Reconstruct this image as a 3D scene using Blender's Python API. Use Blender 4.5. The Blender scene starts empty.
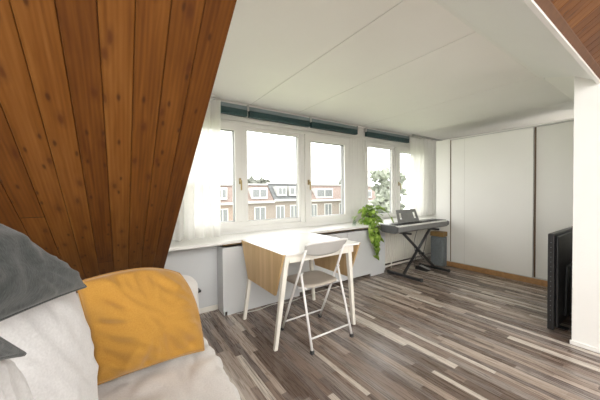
import bpy, bmesh, math, random
from mathutils import Vector, Matrix, noise
random.seed(7)
S = bpy.context.scene
COL = S.collection
PI = math.pi

# ------------------------------------------------------------------ camera
HC = 1.25; FPX = 266.7
YAW = math.radians(34.3); PIT = math.radians(1.2); ROL = math.radians(0.6)
cd = bpy.data.cameras.new('camera'); cam = bpy.data.objects.new('camera', cd); COL.objects.link(cam)
cd.sensor_width = 36; cd.lens = FPX/600*36; cd.clip_start = 0.02; cd.clip_end = 400
shift = (200-193)-FPX*math.tan(PIT)
cd.shift_y = -shift/600
fw = Vector((math.sin(YAW)*math.cos(PIT), math.cos(YAW)*math.cos(PIT), -math.sin(PIT)))
rt = Vector((math.cos(YAW), -math.sin(YAW), 0)); up = rt.cross(fw)
r2 = rt*math.cos(ROL)-up*math.sin(ROL); u2 = rt*math.sin(ROL)+up*math.cos(ROL)
M = Matrix((r2, u2, -fw)).transposed().to_4x4(); M.translation = (0, 0, HC)
cam.matrix_world = M
S.camera = cam

# ------------------------------------------------------------------ materials
def new_mat(name):
    m = bpy.data.materials.new(name); m.use_nodes = True
    nt = m.node_tree; b = nt.nodes['Principled BSDF']
    return m, nt, b
def N(nt, t, **kw):
    n = nt.nodes.new(t)
    for k, v in kw.items():
        if k.startswith('i_'):
            n.inputs[k[2:].replace('_', ' ')].default_value = v
        else: setattr(n, k, v)
    return n
def L(nt, a, b): nt.links.new(a, b)
def ramp(nt, stops, interp='LINEAR'):
    r = nt.nodes.new('ShaderNodeValToRGB'); cr = r.color_ramp; cr.interpolation = interp
    while len(cr.elements) < len(stops): cr.elements.new(0.5)
    for e, (p, c) in zip(cr.elements, stops):
        e.position = p; e.color = (*c, 1) if len(c) == 3 else c
    return r
def math_n(nt, op, a=None, b=None, c=None):
    n = nt.nodes.new('ShaderNodeMath'); n.operation = op
    for i, v in enumerate((a, b, c)):
        if v is None: continue
        if isinstance(v, (int, float)): n.inputs[i].default_value = v
        else: nt.links.new(v, n.inputs[i])
    return n.outputs[0]
def simple(name, col, rough=0.5, metal=0, nscale=8, nvar=0.05, bump=0.0, bscale=60, spec=0.5, sheen=0):
    """colour with a soft procedural variation and a fine bump"""
    m, nt, b = new_mat(name)
    tc = N(nt, 'ShaderNodeTexCoord')
    no = N(nt, 'ShaderNodeTexNoise'); no.inputs['Scale'].default_value = nscale; no.inputs['Detail'].default_value = 4
    L(nt, tc.outputs['Object'], no.inputs['Vector'])
    lo = tuple(max(0, c*(1-nvar)) for c in col); hi = tuple(min(1, c*(1+nvar)) for c in col)
    r = ramp(nt, [(0.3, lo), (0.7, hi)])
    L(nt, no.outputs['Fac'], r.inputs['Fac']); L(nt, r.outputs['Color'], b.inputs['Base Color'])
    b.inputs['Roughness'].default_value = rough; b.inputs['Metallic'].default_value = metal
    b.inputs['Specular IOR Level'].default_value = spec
    if sheen: b.inputs['Sheen Weight'].default_value = sheen
    if bump:
        n2 = N(nt, 'ShaderNodeTexNoise'); n2.inputs['Scale'].default_value = bscale; n2.inputs['Detail'].default_value = 3
        L(nt, tc.outputs['Object'], n2.inputs['Vector'])
        bp = N(nt, 'ShaderNodeBump'); bp.inputs['Strength'].default_value = bump; bp.inputs['Distance'].default_value = 0.01
        L(nt, n2.outputs['Fac'], bp.inputs['Height']); L(nt, bp.outputs['Normal'], b.inputs['Normal'])
    return m

def wood_boards():
    m, nt, b = new_mat('pine boards')
    tc = N(nt, 'ShaderNodeTexCoord'); sp = N(nt, 'ShaderNodeSeparateXYZ'); L(nt, tc.outputs['Object'], sp.inputs[0])
    idx = math_n(nt, 'FLOOR', math_n(nt, 'DIVIDE', math_n(nt, 'ADD', sp.outputs['X'], -0.305), 0.085))
    wn = N(nt, 'ShaderNodeTexWhiteNoise', noise_dimensions='1D'); L(nt, idx, wn.inputs['W'])
    off = math_n(nt, 'MULTIPLY', wn.outputs['Value'], 37.0)
    # joint offset of board lengths: a second tone after the butt joint
    yl = math_n(nt, 'ADD', math_n(nt, 'MULTIPLY', sp.outputs['Y'], 0.31), off)
    seg = math_n(nt, 'FLOOR', yl)
    fr = math_n(nt, 'FRACT', yl)
    wn2 = N(nt, 'ShaderNodeTexWhiteNoise', noise_dimensions='2D')
    cx = N(nt, 'ShaderNodeCombineXYZ'); L(nt, idx, cx.inputs[0]); L(nt, seg, cx.inputs[1]); L(nt, cx.outputs[0], wn2.inputs['Vector'])
    # coordinates shifted per board
    cv = N(nt, 'ShaderNodeCombineXYZ')
    L(nt, math_n(nt, 'ADD', math_n(nt, 'MULTIPLY', sp.outputs['X'], 14), off), cv.inputs[0])
    L(nt, math_n(nt, 'MULTIPLY', sp.outputs['Y'], 1.1), cv.inputs[1]); L(nt, off, cv.inputs[2])
    gr = N(nt, 'ShaderNodeTexNoise'); gr.inputs['Scale'].default_value = 3.0; gr.inputs['Detail'].default_value = 6; gr.inputs['Distortion'].default_value = 0.6
    L(nt, cv.outputs[0], gr.inputs['Vector'])
    wv = N(nt, 'ShaderNodeTexWave', wave_type='BANDS', bands_direction='X'); wv.inputs['Scale'].default_value = 1.6
    wv.inputs['Distortion'].default_value = 5; wv.inputs['Detail'].default_value = 2; wv.inputs['Detail Scale'].default_value = 0.7
    L(nt, cv.outputs[0], wv.inputs['Vector'])
    f = math_n(nt, 'ADD', math_n(nt, 'MULTIPLY', gr.outputs['Fac'], 0.6), math_n(nt, 'MULTIPLY', wv.outputs['Fac'], 0.07))
    f = math_n(nt, 'ADD', f, math_n(nt, 'MULTIPLY', wn2.outputs['Value'], 0.22))
    cr = ramp(nt, [(0.25, (0.088, 0.028, 0.005)), (0.5, (0.160, 0.058, 0.010)), (0.75, (0.24, 0.102, 0.024))])
    L(nt, f, cr.inputs['Fac'])
    # knots
    kv = N(nt, 'ShaderNodeCombineXYZ')
    L(nt, math_n(nt, 'ADD', math_n(nt, 'MULTIPLY', sp.outputs['X'], 11.5), math_n(nt, 'MULTIPLY', off, 3.1)), kv.inputs[0])
    L(nt, math_n(nt, 'ADD', math_n(nt, 'MULTIPLY', sp.outputs['Y'], 5.2), math_n(nt, 'MULTIPLY', off, 1.7)), kv.inputs[1])
    vo = N(nt, 'ShaderNodeTexVoronoi', voronoi_dimensions='2D'); vo.inputs['Scale'].default_value = 0.9; vo.inputs['Randomness'].default_value = 1
    dn = N(nt, 'ShaderNodeTexNoise'); dn.inputs['Scale'].default_value = 4
    L(nt, kv.outputs[0], dn.inputs['Vector'])
    mx = N(nt, 'ShaderNodeMix', data_type='VECTOR'); mx.inputs['Factor'].default_value = 0.10
    L(nt, kv.outputs[0], mx.inputs['A']); L(nt, dn.outputs['Color'], mx.inputs['B'])
    L(nt, mx.outputs['Result'], vo.inputs['Vector'])
    kn = ramp(nt, [(0.0, (0.85,)*3), (0.05, (0.7,)*3), (0.09, (0.30,)*3), (0.19, (0.0,)*3)])
    L(nt, vo.outputs['Distance'], kn.inputs['Fac'])
    mk = N(nt, 'ShaderNodeMix', data_type='RGBA'); L(nt, kn.outputs['Color'], mk.inputs['Factor'])
    L(nt, cr.outputs['Color'], mk.inputs['A']); mk.inputs['B'].default_value = (0.075, 0.022, 0.006, 1)
    k2 = N(nt, 'ShaderNodeTexVoronoi', voronoi_dimensions='2D'); k2.inputs['Scale'].default_value = 1.7; k2.inputs['Randomness'].default_value = 1
    a2 = N(nt, 'ShaderNodeMix', data_type='VECTOR'); a2.inputs['Factor'].default_value = 0.06; L(nt, kv.outputs[0], a2.inputs['A']); L(nt, dn.outputs['Color'], a2.inputs['B'])
    L(nt, a2.outputs['Result'], k2.inputs['Vector'])
    r2_ = ramp(nt, [(0.0, (0.9,)*3), (0.06, (0.75,)*3), (0.11, (0.2,)*3), (0.18, (0.0,)*3)]); L(nt, k2.outputs['Distance'], r2_.inputs['Fac'])
    sc = N(nt, 'ShaderNodeSeparateColor'); L(nt, k2.outputs['Color'], sc.inputs[0])
    pk = math_n(nt, 'MULTIPLY', r2_.outputs['Color'], math_n(nt, 'GREATER_THAN', sc.outputs[0], 0.62))
    mk2 = N(nt, 'ShaderNodeMix', data_type='RGBA'); L(nt, pk, mk2.inputs['Factor']); L(nt, mk.outputs['Result'], mk2.inputs['A']); mk2.inputs['B'].default_value = (0.05, 0.016, 0.005, 1)
    mk = mk2
    # butt joint line
    jl = math_n(nt, 'LESS_THAN', fr, 0.0014)
    mj = N(nt, 'ShaderNodeMix', data_type='RGBA'); L(nt, jl, mj.inputs['Factor'])
    L(nt, mk.outputs['Result'], mj.inputs['A']); mj.inputs['B'].default_value = (0.04, 0.015, 0.006, 1)
    L(nt, mj.outputs['Result'], b.inputs['Base Color'])
    b.inputs['Roughness'].default_value = 0.5; b.inputs['Specular IOR Level'].default_value = 0.2
    bp = N(nt, 'ShaderNodeBump'); bp.inputs['Strength'].default_value = 0.25; bp.inputs['Distance'].default_value = 0.004
    L(nt, gr.outputs['Fac'], bp.inputs['Height']); L(nt, bp.outputs['Normal'], b.inputs['Normal'])
    return m

def laminate():
    m, nt, b = new_mat('striped laminate')
    tc = N(nt, 'ShaderNodeTexCoord'); sp = N(nt, 'ShaderNodeSeparateXYZ'); L(nt, tc.outputs['Object'], sp.inputs[0])
    X = sp.outputs['X']; Y = sp.outputs['Y']
    # irregular strip widths: 1D voronoi cells across X
    vx = N(nt, 'ShaderNodeTexVoronoi', voronoi_dimensions='1D', feature='F1'); vx.inputs['Scale'].default_value = 21.0
    vx.inputs['Randomness'].default_value = 0.9
    L(nt, X, vx.inputs['W'])
    cell = vx.outputs['W']
    wa = N(nt, 'ShaderNodeTexWhiteNoise', noise_dimensions='1D'); L(nt, math_n(nt, 'MULTIPLY', cell, 91.7), wa.inputs['W'])
    off = math_n(nt, 'MULTIPLY', wa.outputs['Value'], 53.0)
    vy = N(nt, 'ShaderNodeTexVoronoi', voronoi_dimensions='1D', feature='F1'); vy.inputs['Scale'].default_value = 1.0
    vy.inputs['Randomness'].default_value = 1.0
    L(nt, math_n(nt, 'ADD', math_n(nt, 'MULTIPLY', Y, 1.35), off), vy.inputs['W'])
    w2 = N(nt, 'ShaderNodeTexWhiteNoise', noise_dimensions='1D')
    L(nt, math_n(nt, 'ADD', math_n(nt, 'MULTIPLY', vy.outputs['W'], 13.3), off), w2.inputs['W'])
    cr = ramp(nt, [(0.0, (0.125, 0.088, 0.068)), (0.20, (0.215, 0.160, 0.130)), (0.38, (0.165, 0.130, 0.114)), (0.52, (0.31, 0.245, 0.20)),
                   (0.66, (0.25, 0.21, 0.185)), (0.80, (0.37, 0.30, 0.25)), (0.91, (0.52, 0.46, 0.40))], 'CONSTANT')
    L(nt, w2.outputs['Value'], cr.inputs['Fac'])
    cv = N(nt, 'ShaderNodeCombineXYZ')
    L(nt, math_n(nt, 'ADD', math_n(nt, 'MULTIPLY', X, 60), off), cv.inputs[0]); L(nt, math_n(nt, 'ADD', math_n(nt, 'MULTIPLY', Y, 3), off), cv.inputs[1])
    gr = N(nt, 'ShaderNodeTexNoise'); gr.inputs['Scale'].default_value = 1.6; gr.inputs['Detail'].default_value = 6; gr.inputs['Distortion'].default_value = 1.0
    L(nt, cv.outputs[0], gr.inputs['Vector'])
    g = ramp(nt, [(0.28, (0.72,)*3), (0.72, (1.28,)*3)]); L(nt, gr.outputs['Fac'], g.inputs['Fac'])
    mu = N(nt, 'ShaderNodeMix', data_type='RGBA', blend_type='MULTIPLY'); mu.inputs['Factor'].default_value = 1
    L(nt, cr.outputs['Color'], mu.inputs['A']); L(nt, g.outputs['Color'], mu.inputs['B'])
    # dark joints of the boards themselves (every 19.2 cm)
    px = math_n(nt, 'FRACT', math_n(nt, 'DIVIDE', math_n(nt, 'ADD', X, 10.0), 0.192))
    jx = math_n(nt, 'LESS_THAN', px, 0.014)
    mj = N(nt, 'ShaderNodeMix', data_type='RGBA'); L(nt, jx, mj.inputs['Factor'])
    L(nt, mu.outputs['Result'], mj.inputs['A']); mj.inputs['B'].default_value = (0.04, 0.028, 0.022, 1)
    L(nt, mj.outputs['Result'], b.inputs['Base Color'])
    rr = ramp(nt, [(0.3, (0.22,)*3), (0.7, (0.36,)*3)]); L(nt, gr.outputs['Fac'], rr.inputs['Fac'])
    L(nt, rr.outputs['Color'], b.inputs['Roughness'])
    b.inputs['Specular IOR Level'].default_value = 0.5
    return m

def bamboo(name='bamboo'):
    m, nt, b = new_mat(name)
    tc = N(nt, 'ShaderNodeTexCoord'); sp = N(nt, 'ShaderNodeSeparateXYZ'); L(nt, tc.outputs['Object'], sp.inputs[0])
    idx = math_n(nt, 'FLOOR', math_n(nt, 'DIVIDE', math_n(nt, 'ADD', sp.outputs['Y'], 5.0), 0.042))
    w = N(nt, 'ShaderNodeTexWhiteNoise', noise_dimensions='1D'); L(nt, idx, w.inputs['W'])
    cv = N(nt, 'ShaderNodeCombineXYZ')
    L(nt, math_n(nt, 'MULTIPLY', sp.outputs['Y'], 60), cv.inputs[0]); L(nt, math_n(nt, 'MULTIPLY', sp.outputs['Z'], 4), cv.inputs[1])
    gr = N(nt, 'ShaderNodeTexNoise'); gr.inputs['Scale'].default_value = 1.5; L(nt, cv.outputs[0], gr.inputs['Vector'])
    f = math_n(nt, 'ADD', math_n(nt, 'MULTIPLY', w.outputs['Value'], 0.45), math_n(nt, 'MULTIPLY', gr.outputs['Fac'], 0.6))
    cr = ramp(nt, [(0.2, (0.52, 0.34, 0.155)), (0.8, (0.68, 0.48, 0.25))]); L(nt, f, cr.inputs['Fac'])
    L(nt, cr.outputs['Color'], b.inputs['Base Color']); b.inputs['Roughness'].default_value = 0.42
    return m

def fabric(name, col, col2, scale=220, rough=0.9, bump=0.25, streak=False, sheen=0.2):
    m, nt, b = new_mat(name)
    tc = N(nt, 'ShaderNodeTexCoord')
    mp = N(nt, 'ShaderNodeMapping'); L(nt, tc.outputs['Object'], mp.inputs['Vector'])
    if streak: mp.inputs['Scale'].default_value = (0.3, 1.0, 0.25)
    n1 = N(nt, 'ShaderNodeTexNoise'); n1.inputs['Scale'].default_value = scale; n1.inputs['Detail'].default_value = 4
    L(nt, mp.outputs[0], n1.inputs['Vector'])
    r = ramp(nt, [(0.3, col), (0.7, col2)]); L(nt, n1.outputs['Fac'], r.inputs['Fac']); L(nt, r.outputs['Color'], b.inputs['Base Color'])
    b.inputs['Roughness'].default_value = rough; b.inputs['Specular IOR Level'].default_value = 0.2
    b.inputs['Sheen Weight'].default_value = sheen
    bp = N(nt, 'ShaderNodeBump'); bp.inputs['Strength'].default_value = bump; bp.inputs['Distance'].default_value = 0.003
    L(nt, n1.outputs['Fac'], bp.inputs['Height']); L(nt, bp.outputs['Normal'], b.inputs['Normal'])
    return m

def glass_mat(name='window glass', tint=(0.97, 0.98, 0.98), gloss=0.06):
    m, nt, b = new_mat(name); nt.nodes.remove(b)
    out = nt.nodes['Material Output']
    t = N(nt, 'ShaderNodeBsdfTransparent'); t.inputs['Color'].default_value = (*tint, 1)
    g = N(nt, 'ShaderNodeBsdfGlossy'); g.inputs['Roughness'].default_value = 0.02
    lw = N(nt, 'ShaderNodeLayerWeight'); lw.inputs['Blend'].default_value = 0.15
    mx = N(nt, 'ShaderNodeMixShader')
    L(nt, math_n(nt, 'MULTIPLY', lw.outputs['Fresnel'], 0.6), mx.inputs[0]); L(nt, t.outputs[0], mx.inputs[1]); L(nt, g.outputs[0], mx.inputs[2])
    L(nt, mx.outputs[0], out.inputs['Surface'])
    return m

def sheer(name='sheer curtain'):
    m, nt, b = new_mat(name); nt.nodes.remove(b)
    out = nt.nodes['Material Output']
    d = N(nt, 'ShaderNodeBsdfDiffuse'); d.inputs['Color'].default_value = (0.90, 0.89, 0.86, 1)
    tl = N(nt, 'ShaderNodeBsdfTranslucent'); tl.inputs['Color'].default_value = (0.90, 0.89, 0.85, 1)
    tr = N(nt, 'ShaderNodeBsdfTransparent')
    tc = N(nt, 'ShaderNodeTexCoord'); no = N(nt, 'ShaderNodeTexNoise'); no.inputs['Scale'].default_value = 250
    L(nt, tc.outputs['Object'], no.inputs['Vector'])
    r = ramp(nt, [(0.35, (0.02,)*3), (0.65, (0.10,)*3)]); L(nt, no.outputs['Fac'], r.inputs['Fac'])
    m1 = N(nt, 'ShaderNodeMixShader'); m1.inputs[0].default_value = 0.38
    L(nt, d.outputs[0], m1.inputs[1]); L(nt, tl.outputs[0], m1.inputs[2])
    m2 = N(nt, 'ShaderNodeMixShader'); L(nt, r.outputs['Color'], m2.inputs[0]); L(nt, m1.outputs[0], m2.inputs[1]); L(nt, tr.outputs[0], m2.inputs[2])
    L(nt, m2.outputs[0], out.inputs['Surface'])
    return m

def leaf_mat():
    m, nt, b = new_mat('pothos leaf')
    tc = N(nt, 'ShaderNodeTexCoord'); no = N(nt, 'ShaderNodeTexNoise'); no.inputs['Scale'].default_value = 22; no.inputs['Detail'].default_value = 3
    L(nt, tc.outputs['Object'], no.inputs['Vector'])
    r = ramp(nt, [(0.3, (0.12, 0.24, 0.03)), (0.5, (0.27, 0.42, 0.06)), (0.7, (0.50, 0.60, 0.18))])
    L(nt, no.outputs['Fac'], r.inputs['Fac']); L(nt, r.outputs['Color'], b.inputs['Base Color'])
    b.inputs['Roughness'].default_value = 0.35
    out = nt.nodes['Material Output']
    tl = N(nt, 'ShaderNodeBsdfTranslucent'); L(nt, r.outputs['Color'], tl.inputs['Color'])
    mx = N(nt, 'ShaderNodeMixShader'); mx.inputs[0].default_value = 0.3
    L(nt, b.outputs[0], mx.inputs[1]); L(nt, tl.outputs[0], mx.inputs[2]); L(nt, mx.outputs[0], out.inputs['Surface'])
    return m

def brick_mat(name, c1, c2, mortar):
    m, nt, b = new_mat(name)
    tc = N(nt, 'ShaderNodeTexCoord'); mp = N(nt, 'ShaderNodeMapping'); mp.inputs['Rotation'].default_value = (PI/2, 0, 0)
    L(nt, tc.outputs['Object'], mp.inputs['Vector'])
    br = N(nt, 'ShaderNodeTexBrick'); br.inputs['Color1'].default_value = (*c1, 1); br.inputs['Color2'].default_value = (*c2, 1)
    br.inputs['Mortar'].default_value = (*mortar, 1); br.inputs['Scale'].default_value = 4.5; br.inputs['Mortar Size'].default_value = 0.015
    L(nt, mp.outputs[0], br.inputs['Vector']); L(nt, br.outputs['Color'], b.inputs['Base Color']); b.inputs['Roughness'].default_value = 0.9
    return m

M_wood = wood_boards(); M_floor = laminate(); M_bamboo = bamboo(); M_glass = glass_mat(); M_sheer = sheer(); M_leaf = leaf_mat()
M_wall = simple('white plaster', (0.84, 0.83, 0.80), 0.75, nscale=3, nvar=0.02, bump=0.08, bscale=90)
M_ceil = simple('ceiling board', (0.88, 0.865, 0.825), 0.5, nscale=2, nvar=0.015)
M_header = simple('header board', (0.83, 0.83, 0.81), 0.4, nscale=2, nvar=0.015)
M_grey = simple('pale grey board', (0.62, 0.63, 0.63), 0.55, nscale=3, nvar=0.02)
M_ceil_gap = simple('ceiling joint', (0.66, 0.65, 0.61), 0.8)
M_white = simple('white lacquer', (0.82, 0.81, 0.78), 0.3, nscale=5, nvar=0.01)
M_frame = simple('window paint', (0.80, 0.79, 0.755), 0.35, nscale=5, nvar=0.01)
M_sill = simple('sill top', (0.80, 0.79, 0.76), 0.28, nscale=4, nvar=0.015)
M_table = simple('table top', (0.84, 0.83, 0.80), 0.25, nscale=4, nvar=0.01)
M_cream = simple('cream metal', (0.80, 0.77, 0.69), 0.4, nscale=5, nvar=0.02)
M_door = simple('wardrobe board', (0.86, 0.85, 0.81), 0.32, nscale=1.5, nvar=0.015)
M_chair = simple('white metal tube', (0.82, 0.81, 0.79), 0.3, nscale=6, nvar=0.02)
M_seat = simple('taupe plastic', (0.46, 0.41, 0.35), 0.5, nscale=10, nvar=0.04)
M_backrest = simple('light grey plastic', (0.50, 0.49, 0.47), 0.45, nscale=8, nvar=0.03)
M_black = simple('black plastic', (0.018, 0.018, 0.019), 0.35, nscale=20, nvar=0.15)
M_blackm = simple('black painted steel', (0.03, 0.03, 0.031), 0.4, nscale=20, nvar=0.15)
M_rubber = simple('rubber', (0.05, 0.05, 0.05), 0.8)
M_keyb = simple('charcoal keyboard shell', (0.19, 0.19, 0.185), 0.42, nscale=20, nvar=0.08)
M_keybt = simple('dark keyboard top', (0.075, 0.076, 0.078), 0.35, nscale=20, nvar=0.08)
M_keys = simple('piano keys', (0.75, 0.74, 0.70), 0.25)
M_teal = simple('teal slats', (0.035, 0.085, 0.09), 0.45, nscale=10, nvar=0.1)
M_tealh = simple('blue grey head rail', (0.22, 0.27, 0.29), 0.35, nscale=10, nvar=0.05)
M_pinetrim = simple('brown trim', (0.10, 0.042, 0.016), 0.8, nscale=20, nvar=0.15)
M_woodbase = simple('oak baseboard', (0.42, 0.235, 0.10), 0.45, nscale=25, nvar=0.18)
M_line = simple('brown edge strip', (0.19, 0.13, 0.08), 0.45)
M_gasket = simple('grey gasket', (0.30, 0.30, 0.30), 0.6)
M_alu = simple('aluminium', (0.60, 0.60, 0.59), 0.35, metal=0.7)
M_brass = simple('brass', (0.35, 0.27, 0.13), 0.35, metal=0.8)
M_yellow = fabric('mustard cotton', (0.38, 0.190, 0.032), (0.45, 0.24, 0.047), 260)
M_charcoal = fabric('charcoal weave', (0.022, 0.026, 0.026), (0.068, 0.075, 0.072), 420, streak=True, bump=0.15)
M_linen = fabric('white linen', (0.53, 0.52, 0.515), (0.60, 0.59, 0.585), 180, bump=0.2)
M_cover = fabric('cream cotton cover', (0.58, 0.555, 0.53), (0.66, 0.635, 0.61), 150, bump=0.25)
M_sofa = fabric('off white sofa cloth', (0.58, 0.56, 0.535), (0.65, 0.63, 0.60), 160, bump=0.3)
M_rattan = simple('blue grey basket', (0.17, 0.19, 0.20), 0.75, nscale=60, nvar=0.3, bump=0.6, bscale=120)
M_lid = simple('brown wood lid', (0.25, 0.15, 0.05), 0.55, nscale=20, nvar=0.2)
M_stem = simple('green stem', (0.20, 0.30, 0.07), 0.5)
M_cable = simple('pale cable', (0.62, 0.60, 0.56), 0.5)
M_pot = glass_mat('vase glass', (0.86, 0.90, 0.88))
M_brickA = brick_mat('orange brick', (0.20, 0.145, 0.115), (0.24, 0.175, 0.14), (0.25, 0.22, 0.2))
M_brickB = brick_mat('brown brick', (0.165, 0.138, 0.118), (0.20, 0.165, 0.14), (0.22, 0.2, 0.19))
M_tileR = simple('faded red tiles', (0.155, 0.115, 0.098), 0.8, nscale=4, nvar=0.15)
M_tileG = simple('slate tiles', (0.085, 0.087, 0.088), 0.7, nscale=4, nvar=0.2)
M_outw = simple('white house paint', (0.36, 0.355, 0.34), 0.6)
M_outglass = simple('dull house glass', (0.11, 0.115, 0.115), 0.3)
M_tree = simple('hazy foliage', (0.10, 0.105, 0.085), 0.8, nscale=3, nvar=0.35)
M_treep = simple('pale foliage', (0.18, 0.195, 0.155), 0.8, nscale=3, nvar=0.3)
M_bark = simple('bark', (0.2, 0.16, 0.12), 0.9)
M_ground = simple('outside grass', (0.25, 0.28, 0.16), 0.95, nscale=0.5, nvar=0.2)
M_gravel = simple('roof gravel', (0.45, 0.43, 0.4), 0.95, nscale=2, nvar=0.1)

# ------------------------------------------------------------------ mesh helpers
def box(bm, x0, x1, y0, y1, z0, z1):
    v = [bm.verts.new(p) for p in ((x0,y0,z0),(x1,y0,z0),(x1,y1,z0),(x0,y1,z0),(x0,y0,z1),(x1,y0,z1),(x1,y1,z1),(x0,y1,z1))]
    for f in ((3,2,1,0),(4,5,6,7),(0,1,5,4),(1,2,6,5),(2,3,7,6),(3,0,4,7)): bm.faces.new([v[i] for i in f])
def prism(bm, poly, axis, a, b):
    """poly: 2D points; axis 'x' -> (y,z) extruded along x; 'y' -> (x,z); 'z' -> (x,y)"""
    def P(p, t):
        return {'x': (t, p[0], p[1]), 'y': (p[0], t, p[1]), 'z': (p[0], p[1], t)}[axis]
    A = [bm.verts.new(P(p, a)) for p in poly]; B = [bm.verts.new(P(p, b)) for p in poly]
    n = len(poly)
    bm.faces.new(A[::-1]); bm.faces.new(B)
    for i in range(n): bm.faces.new((A[i], A[(i+1) % n], B[(i+1) % n], B[i]))
def tube(bm, pts, r, seg=10, caps=True, flat=1.0):
    pts = [Vector(p) for p in pts]; rings = []
    n = len(pts)
    rs = r if isinstance(r, (list, tuple)) else [r]*n
    prev = None
    for i, p in enumerate(pts):
        d = (pts[min(i+1, n-1)]-pts[max(i-1, 0)]).normalized()
        if prev is None:
            ref = Vector((0, 0, 1)) if abs(d.z) < 0.9 else Vector((0, 1, 0))
            a = d.cross(ref).normalized()
        else:
            a = (prev - d*prev.dot(d)).normalized()
        prev = a; b = d.cross(a)
        rings.append([bm.verts.new(p + (a*math.cos(2*PI*k/seg) + b*flat*math.sin(2*PI*k/seg))*rs[i]) for k in range(seg)])
    for i in range(n-1):
        for k in range(seg):
            bm.faces.new((rings[i][k], rings[i][(k+1) % seg], rings[i+1][(k+1) % seg], rings[i+1][k]))
    if caps: bm.faces.new(rings[0][::-1]); bm.faces.new(rings[-1])
def bar(bm, p, q, w, h, up=(0, 0, 1)):
    """rectangular bar from p to q, w across, h along up"""
    p = Vector(p); q = Vector(q); d = (q-p).normalized(); upv = Vector(up)
    a = d.cross(upv).normalized(); b = a.cross(d).normalized()
    vs = []
    for c in (p, q):
        for s, t in ((-1, -1), (1, -1), (1, 1), (-1, 1)): vs.append(bm.verts.new(c + a*s*w/2 + b*t*h/2))
    for f in ((3,2,1,0),(4,5,6,7),(0,1,5,4),(1,2,6,5),(2,3,7,6),(3,0,4,7)): bm.faces.new([vs[i] for i in f])
def lathe(bm, c, prof, seg=24, cap=True):
    rings = [[bm.verts.new((c[0]+r*math.cos(2*PI*k/seg), c[1]+r*math.sin(2*PI*k/seg), c[2]+z)) for k in range(seg)] for r, z in prof]
    for i in range(len(rings)-1):
        for k in range(seg): bm.faces.new((rings[i][k], rings[i][(k+1) % seg], rings[i+1][(k+1) % seg], rings[i+1][k]))
    if cap: bm.faces.new(rings[0][::-1]); bm.faces.new(rings[-1])
def wpos(o):
    v = Vector((0, 0, 0))
    while o: v += o.location; o = o.parent
    return v
def obj(name, bm, m, parent=None, bevel=0, smooth=False, segs=2, subsurf=0, loc=None):
    """link bm (world coordinates) as one mesh object"""
    o = bpy.data.objects.new(name, bpy.data.meshes.new(name)); COL.objects.link(o)
    off = Vector((0, 0, 0))
    if parent: o.parent = parent; off = wpos(parent)
    elif loc: o.location = loc; off = Vector(loc)
    if off.length: bmesh.ops.translate(bm, verts=bm.verts, vec=-off)
    bmesh.ops.recalc_face_normals(bm, faces=bm.faces)
    bm.to_mesh(o.data); bm.free()
    o.data.materials.append(m)
    if smooth:
        for p in o.data.polygons: p.use_smooth = True
    if bevel:
        b = o.modifiers.new('bevel', 'BEVEL'); b.width = bevel; b.segments = segs; b.limit_method = 'ANGLE'; b.angle_limit = math.radians(40)
    if subsurf:
        s = o.modifiers.new('sub', 'SUBSURF'); s.levels = subsurf; s.render_levels = subsurf
    return o
def B(): return bmesh.new()
def bx(name, m, parent, *c, **kw):
    b = B(); box(b, *c); return obj(name, b, m, parent, **kw)
def tag(o, label, cat, group=None, kind=None):
    if label: o['label'] = label
    if cat: o['category'] = cat
    if group: o['group'] = group
    if kind: o['kind'] = kind
    return o
def thing(name, label, cat, loc, group=None):
    o = bpy.data.objects.new(name, None); COL.objects.link(o); o.location = loc; o.empty_display_size = 0.1
    return tag(o, label, cat, group)
def struct(o, label=None, cat=None):
    o['kind'] = 'structure'
    if label: o['label'] = label
    if cat: o['category'] = cat
    return o

# ------------------------------------------------------------------ the room
ZC = 2.336; YB = 0.82; XE = 0.305; YW = 3.10; XR = 5.67; XC = 4.575; XP = 3.02; YP = 0.533
SL = 0.70; Z0 = 2.362; YRIDGE = -1.3; YBACK = -3.6
YH = 0.40
def roof(y): return Z0-SL*y
ZR = roof(YRIDGE); ZBK = ZR-SL*(YRIDGE-YBACK)
b = B(); box(b, -2.6, XR+0.2, YBACK-0.2, YW+0.2, -0.08, 0)
struct(obj('floor', b, M_floor), 'grey and brown striped laminate floor across the whole room', 'floor')
# dormer ceiling: boards with open joints under a backing board
b = B(); cuts = [XE-0.05, 1.36, 2.035, 3.31, 4.58, XR+0.1]; gaps = [0.004, 0.005, 0.005, 0.005]
for i in range(5):
    x0 = cuts[i] + (gaps[i-1]/2 if i else 0); x1 = cuts[i+1] - (gaps[i]/2 if i < 4 else 0)
    box(b, x0, x1, YB, YW+0.1, ZC, ZC+0.016)
struct(obj('ceiling', b, M_ceil, bevel=0.003), 'white panelled dormer ceiling with thin joints', 'ceiling')
b = B(); box(b, XE-0.05, XR+0.1, YB-0.02, YW+0.2, ZC+0.0165, ZC+0.06)
struct(obj('trim_1', b, M_ceil_gap))
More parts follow.
